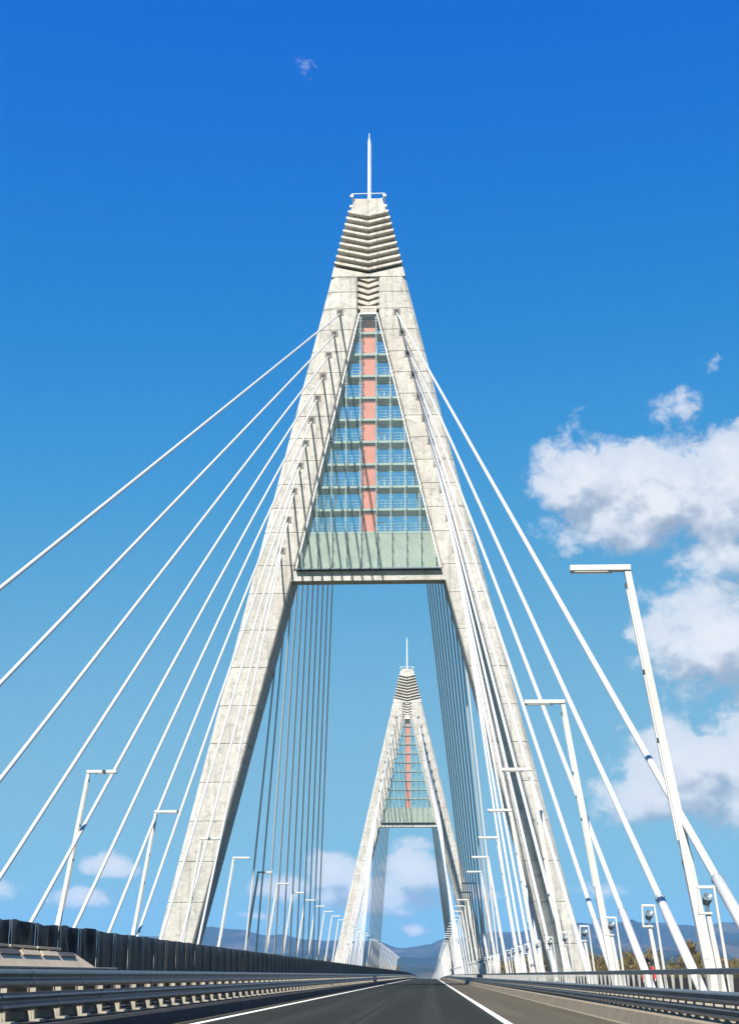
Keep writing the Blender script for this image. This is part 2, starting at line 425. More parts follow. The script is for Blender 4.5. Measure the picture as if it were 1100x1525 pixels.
# ------------------------------------------------------------------ mesh helpers
class MB:
    def __init__(s):
        s.v = []
        s.f = []

    def add(s, verts, faces):
        o = len(s.v)
        s.v += [tuple(p) for p in verts]
        s.f += [tuple(i + o for i in f) for f in faces]
        return s

    def prism(s, poly, y0, y1):
        """poly: list of (x,z), extruded along y"""
        n = len(poly)
        vs = [(x, y0, z) for x, z in poly] + [(x, y1, z) for x, z in poly]
        fs = [tuple(range(n)), tuple(range(2 * n - 1, n - 1, -1))]
        fs += [(i, n + i, n + (i + 1) % n, (i + 1) % n) for i in range(n)]
        return s.add(vs, fs)

    def box(s, x0, x1, y0, y1, z0, z1):
        return s.prism([(x0, z0), (x1, z0), (x1, z1), (x0, z1)], y0, y1)

    def loft(s, rings, cap=True):
        """rings: list of equal-length closed point loops"""
        n = len(rings[0])
        vs = [p for r in rings for p in r]
        fs = []
        for k in range(len(rings) - 1):
            for i in range(n):
                j = (i + 1) % n
                fs.append((k * n + i, k * n + j, (k + 1) * n + j, (k + 1) * n + i))
        if cap:
            fs.append(tuple(range(n - 1, -1, -1)))
            fs.append(tuple((len(rings) - 1) * n + i for i in range(n)))
        return s.add(vs, fs)

    def tube(s, a, b, r0, r1=None, n=8):
        a, b = Vector(a), Vector(b)
        r1 = r0 if r1 is None else r1
        d = (b - a).normalized()
        u = d.cross(Vector((0, 0, 1)) if abs(d.z) < 0.9 else Vector((1, 0, 0))).normalized()
        w = d.cross(u)
        rings = []
        for p, r in ((a, r0), (b, r1)):
            rings.append([p + (u * math.cos(2 * math.pi * i / n) + w * math.sin(2 * math.pi * i / n)) * r for i in range(n)])
        return s.loft(rings)

    def bar(s, a, b, w, hgt, side=Vector((1, 0, 0))):
        """rectangular bar from a to b; w along side, hgt along the third axis"""
        a, b = Vector(a), Vector(b)
        d = (b - a).normalized()
        u = (side - d * side.dot(d)).normalized()
        t = d.cross(u)
        rings = [[p + u * (sx * w / 2) + t * (sy * hgt / 2) for sx, sy in ((-1, -1), (1, -1), (1, 1), (-1, 1))] for p in (a, b)]
        return s.loft(rings)

    def mesh(s, name):
        me = bpy.data.meshes.new(name)
        me.from_pydata(s.v, [], s.f)
        bm = bmesh.new()
        bm.from_mesh(me)
        bmesh.ops.recalc_face_normals(bm, faces=bm.faces)
        bm.to_mesh(me)
        bm.free()
        return me

    def build(s, name, mat, parent=None, smooth=False):
        me = s.mesh(name)
        me.materials.append(mat)
        if smooth:
            for p in me.polygons:
                p.use_smooth = True
        return link(name, me, parent)


def link(name, me, parent=None, loc=None):
    o = bpy.data.objects.new(name, me)
    COL.objects.link(o)
    if parent is not None:
        o.parent = parent
    if loc is not None:
        o.location = loc
    return o


def soft(o, w=0.02, seg=2):
    md = o.modifiers.new('bevel', 'BEVEL')
    md.width = w
    md.segments = seg
    md.limit_method = 'ANGLE'
    md.angle_limit = R(40)
    return o


def tag(o, label=None, cat=None, group=None, kind=None):
    if label:
        o['label'] = label
    if cat:
        o['category'] = cat
    if group:
        o['group'] = group
    if kind:
        o['kind'] = kind
    return o


def thing(name, label, cat, loc=(0, 0, 0), group=None):
    o = bpy.data.objects.new(name, None)
    o.empty_display_size = 0.3
    COL.objects.link(o)
    o.location = loc
    return tag(o, label, cat, group)


def copy_thing(root, loc=None, label=None):
    r = root.copy()
    COL.objects.link(r)
    if loc is not None:
        r.location = loc
    if label:
        r['label'] = label
    for ch in root.children:
        c = ch.copy()
        COL.objects.link(c)
        c.parent = r
        for g in ch.children:
            d = g.copy()
            COL.objects.link(d)
            d.parent = c
    return r


ORD = ['first', 'second', 'third', 'fourth', 'fifth', 'sixth', 'seventh', 'eighth', 'ninth', 'tenth', 'eleventh', 'twelfth', 'thirteenth', 'fourteenth',
       'fifteenth', 'sixteenth', 'seventeenth', 'eighteenth', 'nineteenth', 'twentieth']

# ------------------------------------------------------------------ layout
XC = -6.65                 # middle of the bridge
T1, T2 = 163.0, 458.0      # front faces of the two pylons
DEPTH = 5.8                # pylon depth along the bridge
WC = 14.1                  # cable planes off the middle at deck level


def path(Y):
    """sideways shift and drop of the deck (crest, then a gentle bend)"""
    dz = -((Y - 420) ** 2) / (2 * 62000) if Y > 420 else 0.0
    dx = -((Y - 1050) ** 2) / (2 * 58000) if Y > 1050 else 0.0
    return dx, dz


YS = [-25, 0, 30, 80, 160, 260, 340, 420] + list(range(450, 1901, 25))


def sweep(profile, ys=YS, closed=True):
    mb = MB()
    rings = []
    for y in ys:
        dx, dz = path(y)
        rings.append([(x + dx, y, z + dz) for x, z in profile])
    if closed:
        mb.loft(rings)
    else:
        n = len(profile)
        vs = [p for r in rings for p in r]
        fs = [(k * n + i, k * n + i + 1, (k + 1) * n + i + 1, (k + 1) * n + i) for k in range(len(rings) - 1) for i in range(n - 1)]
        mb.add(vs, fs)
    return mb


def slab_profile(x0, x1, z0, z1):
    return [(x0, z0), (x1, z0), (x1, z1), (x0, z1)]


# ------------------------------------------------------------------ ground, river, hills
g = MB().add([(-14000, -3000, -20), (14000, -3000, -20), (14000, 12500, -20), (-14000, 12500, -20)], [(0, 1, 2, 3)])
tag(g.build('ground', ground_mat()), kind='structure')
g = MB().add([(-14000, 205, -19.6), (14000, 205, -19.6), (14000, 430, -19.6), (-14000, 430, -19.6)], [(0, 1, 2, 3)])
tag(g.build('river_water', water_mat()), kind='structure')

HM = hill_mat()


def hash_noise(x, seed):
    """smooth 1-D value noise"""
    def h1(i):
        return random.Random(i * 7919 + seed * 104729).random() * 2 - 1
    i = math.floor(x)
    f = x - i
    f = f * f * (3 - 2 * f)
    return h1(i) * (1 - f) + h1(i + 1) * f


def ridge(dist, pts, depth, seed, rough):
    """a range of hills: crest heights from (azimuth, elevation) pairs at one distance, built as solid rounded terrain"""
    az0, az1, n, rows = -42.0, 42.0, 340, 14
    vs = []
    for r in range(rows + 1):
        t = r / rows                     # 0 foot in front, .62 crest, 1 back foot
        for i in range(n + 1):
            az = az0 + (az1 - az0) * i / n
            e = None
            if az <= pts[0][0]:
                e = pts[0][1]
            elif az >= pts[-1][0]:
                e = pts[-1][1]
            else:
                for (a0, e0), (a1, e1) in zip(pts, pts[1:]):
                    if a0 <= az <= a1:
                        f = (az - a0) / (a1 - a0)
                        f = f * f * (3 - 2 * f)
                        e = e0 + (e1 - e0) * f
                        break
            out = max(0.0, abs(az + 2) - 15)
            e += out * 0.02 * hash_noise(az * 0.35, seed + 5)
            hgt = dist * math.tan(R(max(0.1, e))) + 1.15 + 20
            hgt *= 1 + rough * (hash_noise(az * 1.1, seed) * 0.55 + hash_noise(az * 3.1, seed + 1) * 0.28 + hash_noise(az * 6.0, seed + 2) * 0.06)
            if t <= 0.62:
                k = t / 0.62
                prof = math.sin(k * math.pi / 2) ** 1.15
            else:
                k = (t - 0.62) / 0.38
                prof = math.cos(k * math.pi / 2)
            spur = 1 + 0.30 * math.sin(math.pi * min(1, t / 0.62)) ** 2 * (hash_noise(az * 1.7 + t * 0.8, seed + 3) * 0.7 + hash_noise(az * 4.3, seed + 4) * 0.3)
            d = dist + (t - 0.62) * depth
            z = -20.5 + hgt * prof * (spur if t < 0.62 else 1)
            a = R(az)
            vs.append((d * math.sin(a), d * math.cos(a), z))
    w = n + 1
    fs = [(r * w + i, r * w + i + 1, (r + 1) * w + i + 1, (r + 1) * w + i) for r in range(rows) for i in range(n)]
    o = MB().add(vs, fs).build('hills', HM, smooth=True)
    return tag(o, kind='structure')


ridge(9600, [(-20, 1.1), (-12.5, 0.9), (-10.5, 1.36), (-8.4, 1.70), (-7.2, 1.62), (-6, 1.45), (-4, 1.22), (-2, 1.22), (-1.05, 0.95),
             (-0.1, 1.10), (0.6, 1.30), (2.6, 1.58), (5.4, 1.78), (7.0, 1.90), (8.2, 1.88), (9.2, 1.76), (10.3, 1.72), (11.5, 1.85), (15, 2.0), (22, 1.6)], 2600, 11, 0.05)
ridge(6800, [(-20, .55), (-9, .8), (-6, 0.75), (-3.4, 1.02), (-2.2, .98), (-1.2, .62), (0, .62), (1.6, 0.95), (4, 0.8), (6.5, 1.15), (9, .95), (11, 1.2), (16, 1.0)], 1500, 23, 0.10)
ridge(4700, [(-20, .35), (-8, .42), (-3, .35), (0, .28), (3, .5), (6, .42), (9, .62), (12, .5), (18, .6)], 900, 37, 0.14)

# ------------------------------------------------------------------ deck, carriageway
tag(sweep([(-23.9, -0.02), (-23.9, -0.9), (-19.5, -2.9), (6.3, -2.9), (10.7, -0.9), (10.7, -0.02)]).build('bridge_deck', M['concrete']), kind='structure')
tag(sweep([(10.705, -0.9), (10.82, -0.9), (10.82, 0.10), (10.705, 0.10)]).build('deck_fascia', M['white']), kind='structure')
tag(sweep([(-6.45, 0.0), (1.98, 0.0)], closed=False).build('road', M['asphalt']), kind='structure')
tag(sweep([(1.98, 0.001), (4.75, 0.001)], closed=False).build('hard_shoulder', M['shoulder']), kind='structure')
tag(sweep([(-23.4, 0.0), (-8.6, 0.0)], closed=False).build('opposite_road', M['asphalt']), kind='structure')
tag(sweep([(5.6, 0.0), (10.6, 0.0)], closed=False).build('walkway', M['path']), kind='structure')
tag(sweep([(-5.93, 0.006), (-5.73, 0.006)], closed=False).build('road_marking', M['line']), kind='structure')
tag(sweep([(1.78, 0.006), (1.98, 0.006)], closed=False).build('road_marking', M['line']), kind='structure')
tag(sweep([(-6.44, 0.005), (-6.22, 0.005)], closed=False).build('gutter', M['shoulder']), kind='structure')
tag(sweep([(4.66, -0.01), (4.70, 0.04), (4.77, 0.33), (4.82, 0.36), (5.6, 0.36), (5.6, -0.01)]).build('kerb', M['kerb']), kind='structure')
tag(sweep([(-6.36, -0.01), (-6.44, 0.30), (-6.50, 0.36), (-8.62, 0.36), (-8.62, -0.01)]).build('kerb', M['kerb_shade']), kind='structure')


# ------------------------------------------------------------------ guard rails
def w_profile(x, zc, hgt, face, t=0.012):
    """closed W-beam section; face=+1 bulges to +x"""
    k = hgt / 0.31
    f = [(0.0, 0.155), (0.012, 0.152), (0.072, 0.108), (0.078, 0.078), (0.024, 0.022), (0.024, -0.004),
         (0.076, -0.046), (0.078, -0.085), (0.060, -0.118), (0.012, -0.152), (0.0, -0.155)]
    front = [(x + face * a, zc + b * k) for a, b in f]
    back = [(x + face * (a - t), zc + b * k * 0.985) for a, b in reversed(f)]
    return front + back


def seq(y0, step, n):
    return [y0 + i * step for i in range(n)]


def repeat_parts(parent, name, me, ys, limit, mat, kindname=None):
    """the first LIMIT pieces as parts of their own, the rest joined as one"""
    me.materials.append(mat) if not me.materials else None
    for y in ys[:limit]:
        dx, dz = path(y)
        link(name, me, parent, (dx, y, dz))
    rest = ys[limit:]
    if rest:
        mb = MB()
        vs = [tuple(v.co) for v in me.vertices]
        fs = [tuple(p.vertices) for p in me.polygons]
        for y in rest:
            dx, dz = path(y)
            mb.add([(a + dx, b + y, c + dz) for a, b, c in vs], fs)
        o = mb.build(name, mat, parent)
        o['kind'] = 'stuff'


LG = thing('guard_rail', 'double corrugated grey guard rail on the median kerb below the black screen', 'guard rail')
sweep(w_profile(-6.98, 1.095, 0.31, 1)).build('rail_beam', M['steel'], LG)
sweep(w_profile(-6.98, 0.715, 0.31, 1)).build('rail_beam', M['steel'], LG)
sweep(w_profile(-7.42, 1.095, 0.31, -1)).build('rail_beam', M['steel'], LG)
pm = MB()
pm.box(-7.27, -7.13, -0.012, 0.012, 0.36, 1.22)
pm.box(-7.275, -7.262, -0.06, 0.06, 0.36, 1.22)
pm.box(-7.138, -7.125, -0.06, 0.06, 0.36, 1.22)
pm.box(-7.26, -7.14, -0.20, -0.185, 0.40, 0.56)
pm.box(-7.32, -6.98, -0.22, 0.22, 0.361, 0.40)
pm.box(-7.125, -6.985, -0.07, 0.07, 0.62, 0.80)
pm.box(-7.125, -6.985, -0.07, 0.07, 1.0, 1.18)
pm.box(-7.415, -7.275, -0.07, 0.07, 1.0, 1.18)
repeat_parts(LG, 'post', pm.mesh('post'), seq(18.3, 1.9, 700), 285, M['post'])

sp = MB().prism(w_profile(-6.98, 1.095, 0.316, 1, 0.004), -0.16, 0.16)
for v in range(len(sp.v)):
    sp.v[v] = (sp.v[v][0] + 0.006, sp.v[v][1], sp.v[v][2])
sp2 = MB()
sp2.v = [(a, b, c - 0.38) for a, b, c in sp.v]
sp2.f = list(sp.f)
repeat_parts(LG, 'splice', sp.mesh('splice'), seq(19.3, 3.8, 140), 140, M['rail_dark'])
repeat_parts(LG, 'splice', sp2.mesh('splice'), seq(21.2, 3.8, 140), 140, M['rail_dark'])

RG = thing('guard_rail', 'two stacked corrugated rails on the sloped kerb beside the hard shoulder', 'guard rail')
sweep(w_profile(4.95, 0.775, 0.215, -1)).build('rail_beam', M['rail_dark'], RG)
sweep(w_profile(4.95, 0.525, 0.20, -1)).build('rail_beam', M['rail_dark'], RG)
pm = MB()
pm.box(5.02, 5.14, -0.012, 0.012, 0.36, 0.86)
pm.box(5.015, 5.025, -0.05, 0.05, 0.36, 0.86)
pm.box(5.135, 5.146, -0.05, 0.05, 0.36, 0.86)
pm.box(4.96, 5.015, -0.06, 0.06, 0.46, 0.61)
pm.box(4.96, 5.015, -0.06, 0.06, 0.67, 0.84)
pm.box(4.97, 5.17, -0.12, 0.12, 0.361, 0.39)
repeat_parts(RG, 'post', pm.mesh('post'), seq(20.0, 1.0, 700), 285, M['post'])

PF = thing('pedestrian_railing', 'grey railing with tapered upright brackets between guard rail and walkway', 'railing')
soft(sweep(slab_profile(6.50, 6.66, 1.16, 1.30)).build('top_rail', M['steel'], PF), 0.02)
sweep(slab_profile(6.505, 6.58, 0.40, 0.46)).build('bottom_rail', M['steel'], PF)
bk = MB()
bk.loft([[(6.41, -.02, 1.155), (6.50, -.02, 1.155), (6.50, .02, 1.155), (6.41, .02, 1.155)],
         [(6.478, -.02, 0.45), (6.50, -.02, 0.45), (6.50, .02, 0.45), (6.478, .02, 0.45)]])
repeat_parts(PF, 'upright', bk.mesh('upright'), seq(27.0, 1.35, 440), 285, M['bracket'])
ft = MB().box(6.5, 6.64, -0.05, 0.05, 0.0, 0.40)
repeat_parts(PF, 'foot', ft.mesh('foot'), seq(27.5, 4.0, 150), 150, M['steel'])

M['matte'] = paint('matte_black_sheet', (0.012, 0.012, 0.013), 0.9, var=0.2)
OP = thing('parapet', 'low black sheeted parapet along the outer edge of the walkway', 'parapet')
sweep(slab_profile(10.30, 10.34, 0.02, 1.06)).build('sheet', M['matte'], OP)
pm = MB().box(10.34, 10.42, -0.04, 0.04, 0, 1.08)
repeat_parts(OP, 'post', pm.mesh('post'), seq(26, 3.0, 190), 190, M['steel'])

# ------------------------------------------------------------------ black median screen
MS = thing('median_screen', 'tall black plastic sheet screen in panels along the middle of the bridge', 'screen')
rnd = random.Random(5)


def screen_panel(amp, seed):
    """a sheet 2 m long with folds and a waved top, 6 mm thick"""
    rd = random.Random(seed)
    nx, nz = 14, 10
    ph = [rd.uniform(0, 6.28) for _ in range(6)]
    fr, bk_ = [], []
    for i in range(nx + 1):
        u = i / nx
        edge = math.sin(math.pi * u)
        for j in range(nz + 1):
            w = j / nz
            top = 2.20 + edge * amp * 0.9 * math.sin(3.1 * u + ph[0]) * 0.6
            z = 0.40 + (top - 0.40) * w
            x = edge * amp * (0.75 * math.sin(7 * u + 2.2 * w + ph[1]) + 0.5 * math.sin(13 * u - 3 * w + ph[2]) + 0.35 * math.sin(5 * w + ph[3] + 9 * u) + 0.25 * math.sin(21 * u + 6 * w + ph[4]))
            fr.append((-8.30 + x, u * 1.94 + 0.03, z))
            bk_.append((-8.306 + x, u * 1.94 + 0.03, z))
    n = nz + 1
    N = (nx + 1) * n
    fs = []
    for i in range(nx):
        for j in range(nz):
            a, b, c, d = i * n + j, (i + 1) * n + j, (i + 1) * n + j + 1, i * n + j + 1
            fs.append((a, b, c, d))
            fs.append((N + d, N + c, N + b, N + a))
    for i in range(nx):
        fs.append((i * n + nz, (i + 1) * n + nz, N + (i + 1) * n + nz, N + i * n + nz))
    me = MB().add(fr + bk_, fs).mesh('screen_panel')
    me.materials.append(M['screen'])
    for p in me.polygons:
        p.use_smooth = True
    return me


near_panels = [screen_panel(0.085, s) for s in (1, 2, 3, 4, 5)]
mid_panels = [screen_panel(0.028, s) for s in (11, 12, 13, 14)]
flat = MB().box(-8.306, -8.30, 0.03, 1.97, 0.40, 2.2).mesh('screen_panel')
flat.materials.append(M['screen'])
pys = seq(14.0, 2.0, 290)
for i, y in enumerate(pys):
    dx, dz = path(y)
    if y < 38:
        me = near_panels[i % 5]
    elif y < 110:
        me = mid_panels[i % 4]
    else:
        me = flat
    link('screen_panel', me, MS, (dx, y, dz))
o = sweep(slab_profile(-8.306, -8.30, 0.4, 2.2), [y for y in YS if y > 590]).build('screen_panel', M['screen'], MS)
o['kind'] = 'stuff'
pm = MB().box(-8.292, -8.25, -0.035, 0.035, 0.36, 2.20)
repeat_parts(MS, 'post', pm.mesh('post'), seq(14.0, 2.0, 400), 285, M['rail_dark'])

# ------------------------------------------------------------------ tan cover on the median
HT = thing('equipment_cover', 'long low tan sheet cover with slotted ridge and sloping end on the median', 'cover')
mb = MB()
prof = [(-7.50, 0.36), (-7.50, 1.30), (-7.74, 1.60), (-8.02, 1.60), (-8.16, 1.30), (-8.16, 0.36)]
r0 = [(x, 12.0, z) for x, z in prof]
r1 = [(x, 33.2, z) for x, z in prof]
r2 = [(x, 34.4 if z < 1.4 else 33.3, z if z < 1.4 else 1.59) for x, z in prof]
r3 = [(x, 34.6, min(z, 1.28)) for x, z in prof]
mb.loft([r0, r1, r2, r3])
mb.build('body', M['tan'], HT)
for k in range(10):
    y0 = 12.2 + k * 2.02
    soft(MB().box(-7.86, -7.80, y0, y0 + 1.9, 1.655, 1.695).build('ridge_slat', M['tan'], HT), 0.008)
    MB().box(-7.85, -7.81, y0 + 0.9, y0 + 0.98, 1.601, 1.655).build('slat_bracket', M['tan'], HT)
for k in range(14):
    y0 = 12.2 + k * 1.5
    MB().add([(-7.655, y0, 1.505), (-7.655, y0 + 1.3, 1.505), (-7.725, y0 + 1.3, 1.592), (-7.725, y0, 1.592),
              (-7.635, y0, 1.525), (-7.635, y0 + 1.3, 1.525), (-7.705, y0 + 1.3, 1.612), (-7.705, y0, 1.612)],
             [(0, 1, 2, 3), (7, 6, 5, 4), (0, 4, 5, 1), (1, 5, 6, 2), (2, 6, 7, 3), (3, 7, 4, 0)]).build('vent_slat', M['dark_slot'] if k % 3 == 1 else M['tan'], HT)
soft(MB().box(-7.54, -7.44, 12.0, 36.5, 1.27, 1.31).build('edge_trim', M['tan'], HT), 0.008)


# ------------------------------------------------------------------ pylons
def leg_out(z):
    return 4.22 + 0.2314 * (83.5 - z)


def leg_in(z):
    if z > 77.3:
        return 1.30
    if z > 44.1:
        return 1.30 + (77.3 - z) * 0.2250
    return 8.77 + (44.1 - z) * 0.2468


def leg_ring(z, s, inset=0.0, y0=0.0, y1=DEPTH, ch=0.42):
    a, b = leg_in(z) + inset, leg_out(z) - inset
    y0, y1 = y0 + inset, y1 - inset
    ci = min(ch * 0.45, 0.2)
    pts = [(a, y0 + ci), (a + ci, y0), (b - ch, y0), (b, y0 + ch * 0.9), (b, y1 - ch), (b - ch, y1), (a + ci, y1), (a, y1 - ci)]
    return [(s * x, y, z) for x, y in pts]


JOINTS = [-19.0, -12.8, -8.5, -4.2, 0.1, 4.3, 8.57, 12.85, 17.15, 21.35, 25.6, 29.8, 34.1, 38.4, 42.65, 45.95, 49.9, 52.85, 55.75, 58.65, 61.45, 64.2, 66.98, 69.74, 72.45, 75.3, 78.08, 80.3, 82.3]
NAMES_P = ('near', 'far')


def clip(poly, nx, nz, c):
    """keep points with nx*x+nz*z<=c"""
    out = []
    for i in range(len(poly)):
        p, q = poly[i], poly[(i + 1) % len(poly)]
        dp, dq = nx * p[0] + nz * p[1] - c, nx * q[0] + nz * q[1] - c
        if dp <= 0:
            out.append(p)
        if (dp < 0 < dq) or (dq < 0 < dp):
            t = dp / (dp - dq)
            out.append((p[0] + (q[0] - p[0]) * t, p[1] + (q[1] - p[1]) * t))
    return out


def chevron(w, ztop, drop, th, y0, y1, rnd_=0.12):
    """V-shaped fin: ends at height ztop, middle lower by drop, rounded outer ends"""
    top = [(-w, ztop - rnd_), (-w + rnd_, ztop), (0, ztop - drop), (w - rnd_, ztop), (w, ztop - rnd_)]
    bot = [(w, ztop - th + rnd_), (w - rnd_, ztop - th), (0, ztop - drop - th), (-w + rnd_, ztop - th), (-w, ztop - th + rnd_)]
    return MB().prism(top + bot, y0, y1)


def half_fin(sd, w, ztop, drop, th, y0, y1, r=0.10):
    e = 0.012
    pts = [(e, ztop - drop), (w - r, ztop), (w, ztop - r), (w, ztop - th + r), (w - r, ztop - th), (e, ztop - drop - th)]
    return MB().prism([(sd * x, z) for x, z in pts], y0, y1)


ANCH = [(3.42 + 0.655 * k, z) for k, z in enumerate((77.63, 74.85, 72.10, 69.32, 66.54, 63.79, 60.93, 58.12, 54.98, 51.50, 47.76))]
FLOORS = [49.97 + 2.79 * k for k in range(10)]          # ten landings
MULL = [-9.3 + 1.67 * k for k in range(12)]
MULL = [-7.62, -5.95, -4.28, -2.61, -0.94, 0.94, 2.61, 4.28, 5.95, 7.62]
GTOP, GBOT = 77.15, 45.5


def glass_half(z):
    return 1.02 + (77.15 - z) * 0.2262


def make_pylon():
    t = thing('bridge_pylon', 'tall concrete A-shaped pylon nearest the road, with glazed middle and ribbed top', 'bridge pylon', (XC, T1, 0), 'concrete pylons of the bridge')
    for s in (-1, 1):
        core = MB().loft([leg_ring(z, s, 0.06) for z in (-19.5, 0, 20, 44.1, 60, 77.3, 77.31, 82.3)]).build('leg', M['concrete'], t)
        for z0, z1 in zip(JOINTS, JOINTS[1:]):
            zs = [z0 + 0.022]
            for kink in (44.1, 77.3):
                if z0 + 0.1 < kink < z1 - 0.1:
                    zs += [kink]
            zs.append(z1 - 0.022)
            soft(MB().loft([leg_ring(z, s) for z in zs]).build('concrete_block', M['concrete'], core), 0.03, 1)
        for ax, az in ANCH:
            p, hole = MB(), MB()
            for (y0, y1) in ((-0.05, 0.0), (DEPTH, DEPTH + 0.05)):
                cx = s * ax
                for bx0, bx1, bz0, bz1 in ((-0.42, -0.24, -0.42, 0.36), (0.24, 0.42, -0.42, 0.36), (-0.24, 0.24, 0.22, 0.36), (-0.24, 0.24, -0.42, -0.30)):
                    p.box(cx + bx0, cx + bx1, y0, y1, az + bz0, az + bz1)
                hole.box(cx - 0.23, cx + 0.23, y0 + 0.03 if y0 < 0 else y0 + 0.004, y1 - 0.004 if y0 < 0 else y1 - 0.03, az - 0.29, az + 0.21)
            hole.build('recess', M['dark_slot'], core)
            p.build('cable_anchor', M['anchor'], core)
    # closing block above the legs and the ribbed crown
    hw = leg_out(82.35)
    soft(MB().prism([(-hw, 82.33), (-leg_out(83.6), 83.75), (0, 82.75), (leg_out(83.6), 83.75), (hw, 82.33)], 0.0, DEPTH).build('crown_base', M['concrete_crown'], t), 0.03, 1)
    MB().prism([(-1.28, 77.3), (1.28, 77.3), (1.28, 82.4), (-1.28, 82.4)], 1.1, DEPTH - 1.1).build('slot_wall', M['concrete_crown'], t)
    for k in range(6):
        chevron(1.27, 82.62 - 0.80 * k, 0.42, 0.44, 0.18, 1.2, 0.01).build('slot_fin', M['concrete_crown'], t)
    p = MB().box(-0.98, 0.98, 0.10, 0.6, 77.32, 78.45)
    soft(p.build('lintel_panel', M['concrete_crown'], t), 0.03)
    for k in range(3):
        MB().box(-0.8, 0.8, 0.06, 0.10, 77.5 + 0.3 * k, 77.7 + 0.3 * k).build('lintel_slat', M['concrete_crown'], t)
    cw0, cw1 = 3.45, 1.70
    MB().prism([(-cw0, 83.6), (-cw1, 91.5), (cw1, 91.5), (cw0, 83.6), (0, 82.7)], 0.65, DEPTH - 0.65).build('crown_core', M['concrete_crown'], t)
    for i in range(9):
        w = 2.53 + (4.15 - 2.53) * i / 8
        for sd in (-1, 1):
            soft(half_fin(sd, w, 91.30 - 0.87 * i, 0.225 * w, 0.36, -0.30, DEPTH + 0.30).build('crown_fin', M['concrete_crown'], t), 0.05, 2)
    for sd in (-1, 1):
        soft(MB().prism([(sd * 0.012, 90.55), (sd * 2.25, 91.0), (sd * 1.72, 93.0), (sd * 0.012, 93.0)], 0.0, DEPTH).build('crown_cap', M['concrete_crown'], t), 0.03)
    # top rail, floodlights, mast
    rl = MB()
    c4 = [(-2.0, -0.15), (2.0, -0.15), (2.0, DEPTH + .15), (-2.0, DEPTH + .15)]
    for zz in (93.6,):
        for a, b in zip(c4, c4[1:] + c4[:1]):
            rl.tube((a[0], a[1], zz), (b[0], b[1], zz), 0.06)
    for a in c4:
        rl.tube((a[0], a[1], 93.0), (a[0], a[1], 93.6), 0.06)
        rl.tube((a[0] * 0.8, max(0.1, min(DEPTH - .1, a[1])), 92.95), (a[0], a[1], 93.05), 0.07)
    rl.build('top_railing', M['white'], t)
    for sx in (-1, 1):
        f = MB().box(sx * 2.02 - .2, sx * 2.02 + .2, -0.35, -0.05, 93.1, 93.4)
        f.box(sx * 2.15 - .14, sx * 2.15 + .14, -0.1, 0.2, 91.8, 92.1)
        f.tube((sx * 2.15, 0.05, 91.95), (sx * 1.9, 0.3, 92.3), 0.05)
        soft(f.build('floodlight', M['white'], t), 0.02)
    ms = MB().tube((0, DEPTH / 2, 93.0), (0, DEPTH / 2, 102.9), 0.21, 0.17, 12)
    ms.tube((0, DEPTH / 2, 102.9), (0, DEPTH / 2, 103.3), 0.17, 0.06, 12)
    mast = ms.build('mast', M['white'], t)
    MB().tube((0, DEPTH / 2, 103.3), (0, DEPTH / 2, 104.0), 0.06, 0.05, 8).build('tip', M['white'], mast)
    for k in range(25):
        MB().box(0.15, 0.28, DEPTH / 2 - 0.26, DEPTH / 2 - 0.19, 93.4 + 0.37 * k, 93.52 + 0.37 * k).build('rung', M['mullion'], mast)
    # cross beam
    bw = leg_in(44.7)
    soft(MB().box(-bw - .3, bw + .3, 0.12, 1.9, 44.12, 45.3).build('cross_beam', M['concrete'], t), 0.04)
    # landings, lift shaft, railings
    MB().prism([(-leg_in(45.2) + .02, 45.2), (leg_in(45.2) - .02, 45.2), (leg_in(49.8) - .02, 49.8), (-leg_in(49.8) + .02, 49.8)], 0.36, 0.7).build('parapet_wall', M['pale_wall'], t)
    for k, zf in enumerate(FLOORS):
        hwf = leg_in(zf) - 0.02
        sl = MB().box(-hwf, hwf, 0.45, 2.8, zf - 0.20, zf)
        sl.box(-hwf, hwf, 0.34, 0.45, zf - 0.22, zf + 0.05)
        fl = sl.build('landing', M['slab'], t)
        ztop = FLOORS[k + 1] - 0.24 if k < 9 else 76.9
        lp = MB().box(-0.80, 0.80, 0.62, 2.6, zf + 0.02, ztop).build('lift_panel', M['shaft'], t)
        MB().box(-0.83, 0.83, 0.58, 0.64, zf + 2.2, zf + 2.36).build('band', M['shaft'], lp)
        for s in (-1, 1):
            if hwf < 2.1:
                continue
            ra = MB()
            x0, x1 = 1.0, hwf - 0.15
            for zz in (0.35, 0.72, 1.08):
                ra.bar((s * x0, 0.55, zf + zz), (s * x1, 0.55, zf + zz), 0.035, 0.035, Vector((0, 0, 1)))
            n = max(1, round((x1 - x0) / 0.9))
            for q in range(n + 1):
                xx = s * (x0 + (x1 - x0) * q / n)
                ra.box(xx - .018, xx + .018, 0.53, 0.57, zf, zf + 1.08)
            ra.build('railing', M['mullion'], fl)
        if k % 2 == 0 and hwf > 2.5:
            lb = MB().box(1.15, 1.22, 1.5, 1.6, zf, zf + 2.4)
            lb.box(1.15, 1.9, 1.5, 1.6, zf + 1.45, zf + 1.53)
            lb.box(1.83, 1.9, 1.5, 1.6, zf, zf + 1.5)
            lb.build('ladder_frame', M['mullion'], fl)
        elif hwf > 2.5:
            MB().box(1.5, 1.9, 1.2, 1.6, zf + 2.38, zf + 2.46).build('ceiling_light', M['lens'], fl)
    # front glazing: panes clipped by the sloped sides, thin uprights with point fixings
    YG = -0.30
    rows = [GBOT] + [GBOT + (49.97 - GBOT) * f for f in (0.333, 0.667)]
    for zf in FLOORS:
        rows += [zf, zf + 1.395]
    rows = sorted(r for r in rows if r < GTOP - 0.5) + [GTOP]
    cols = [-9.6] + MULL + [9.6]
    gs = 0.2262
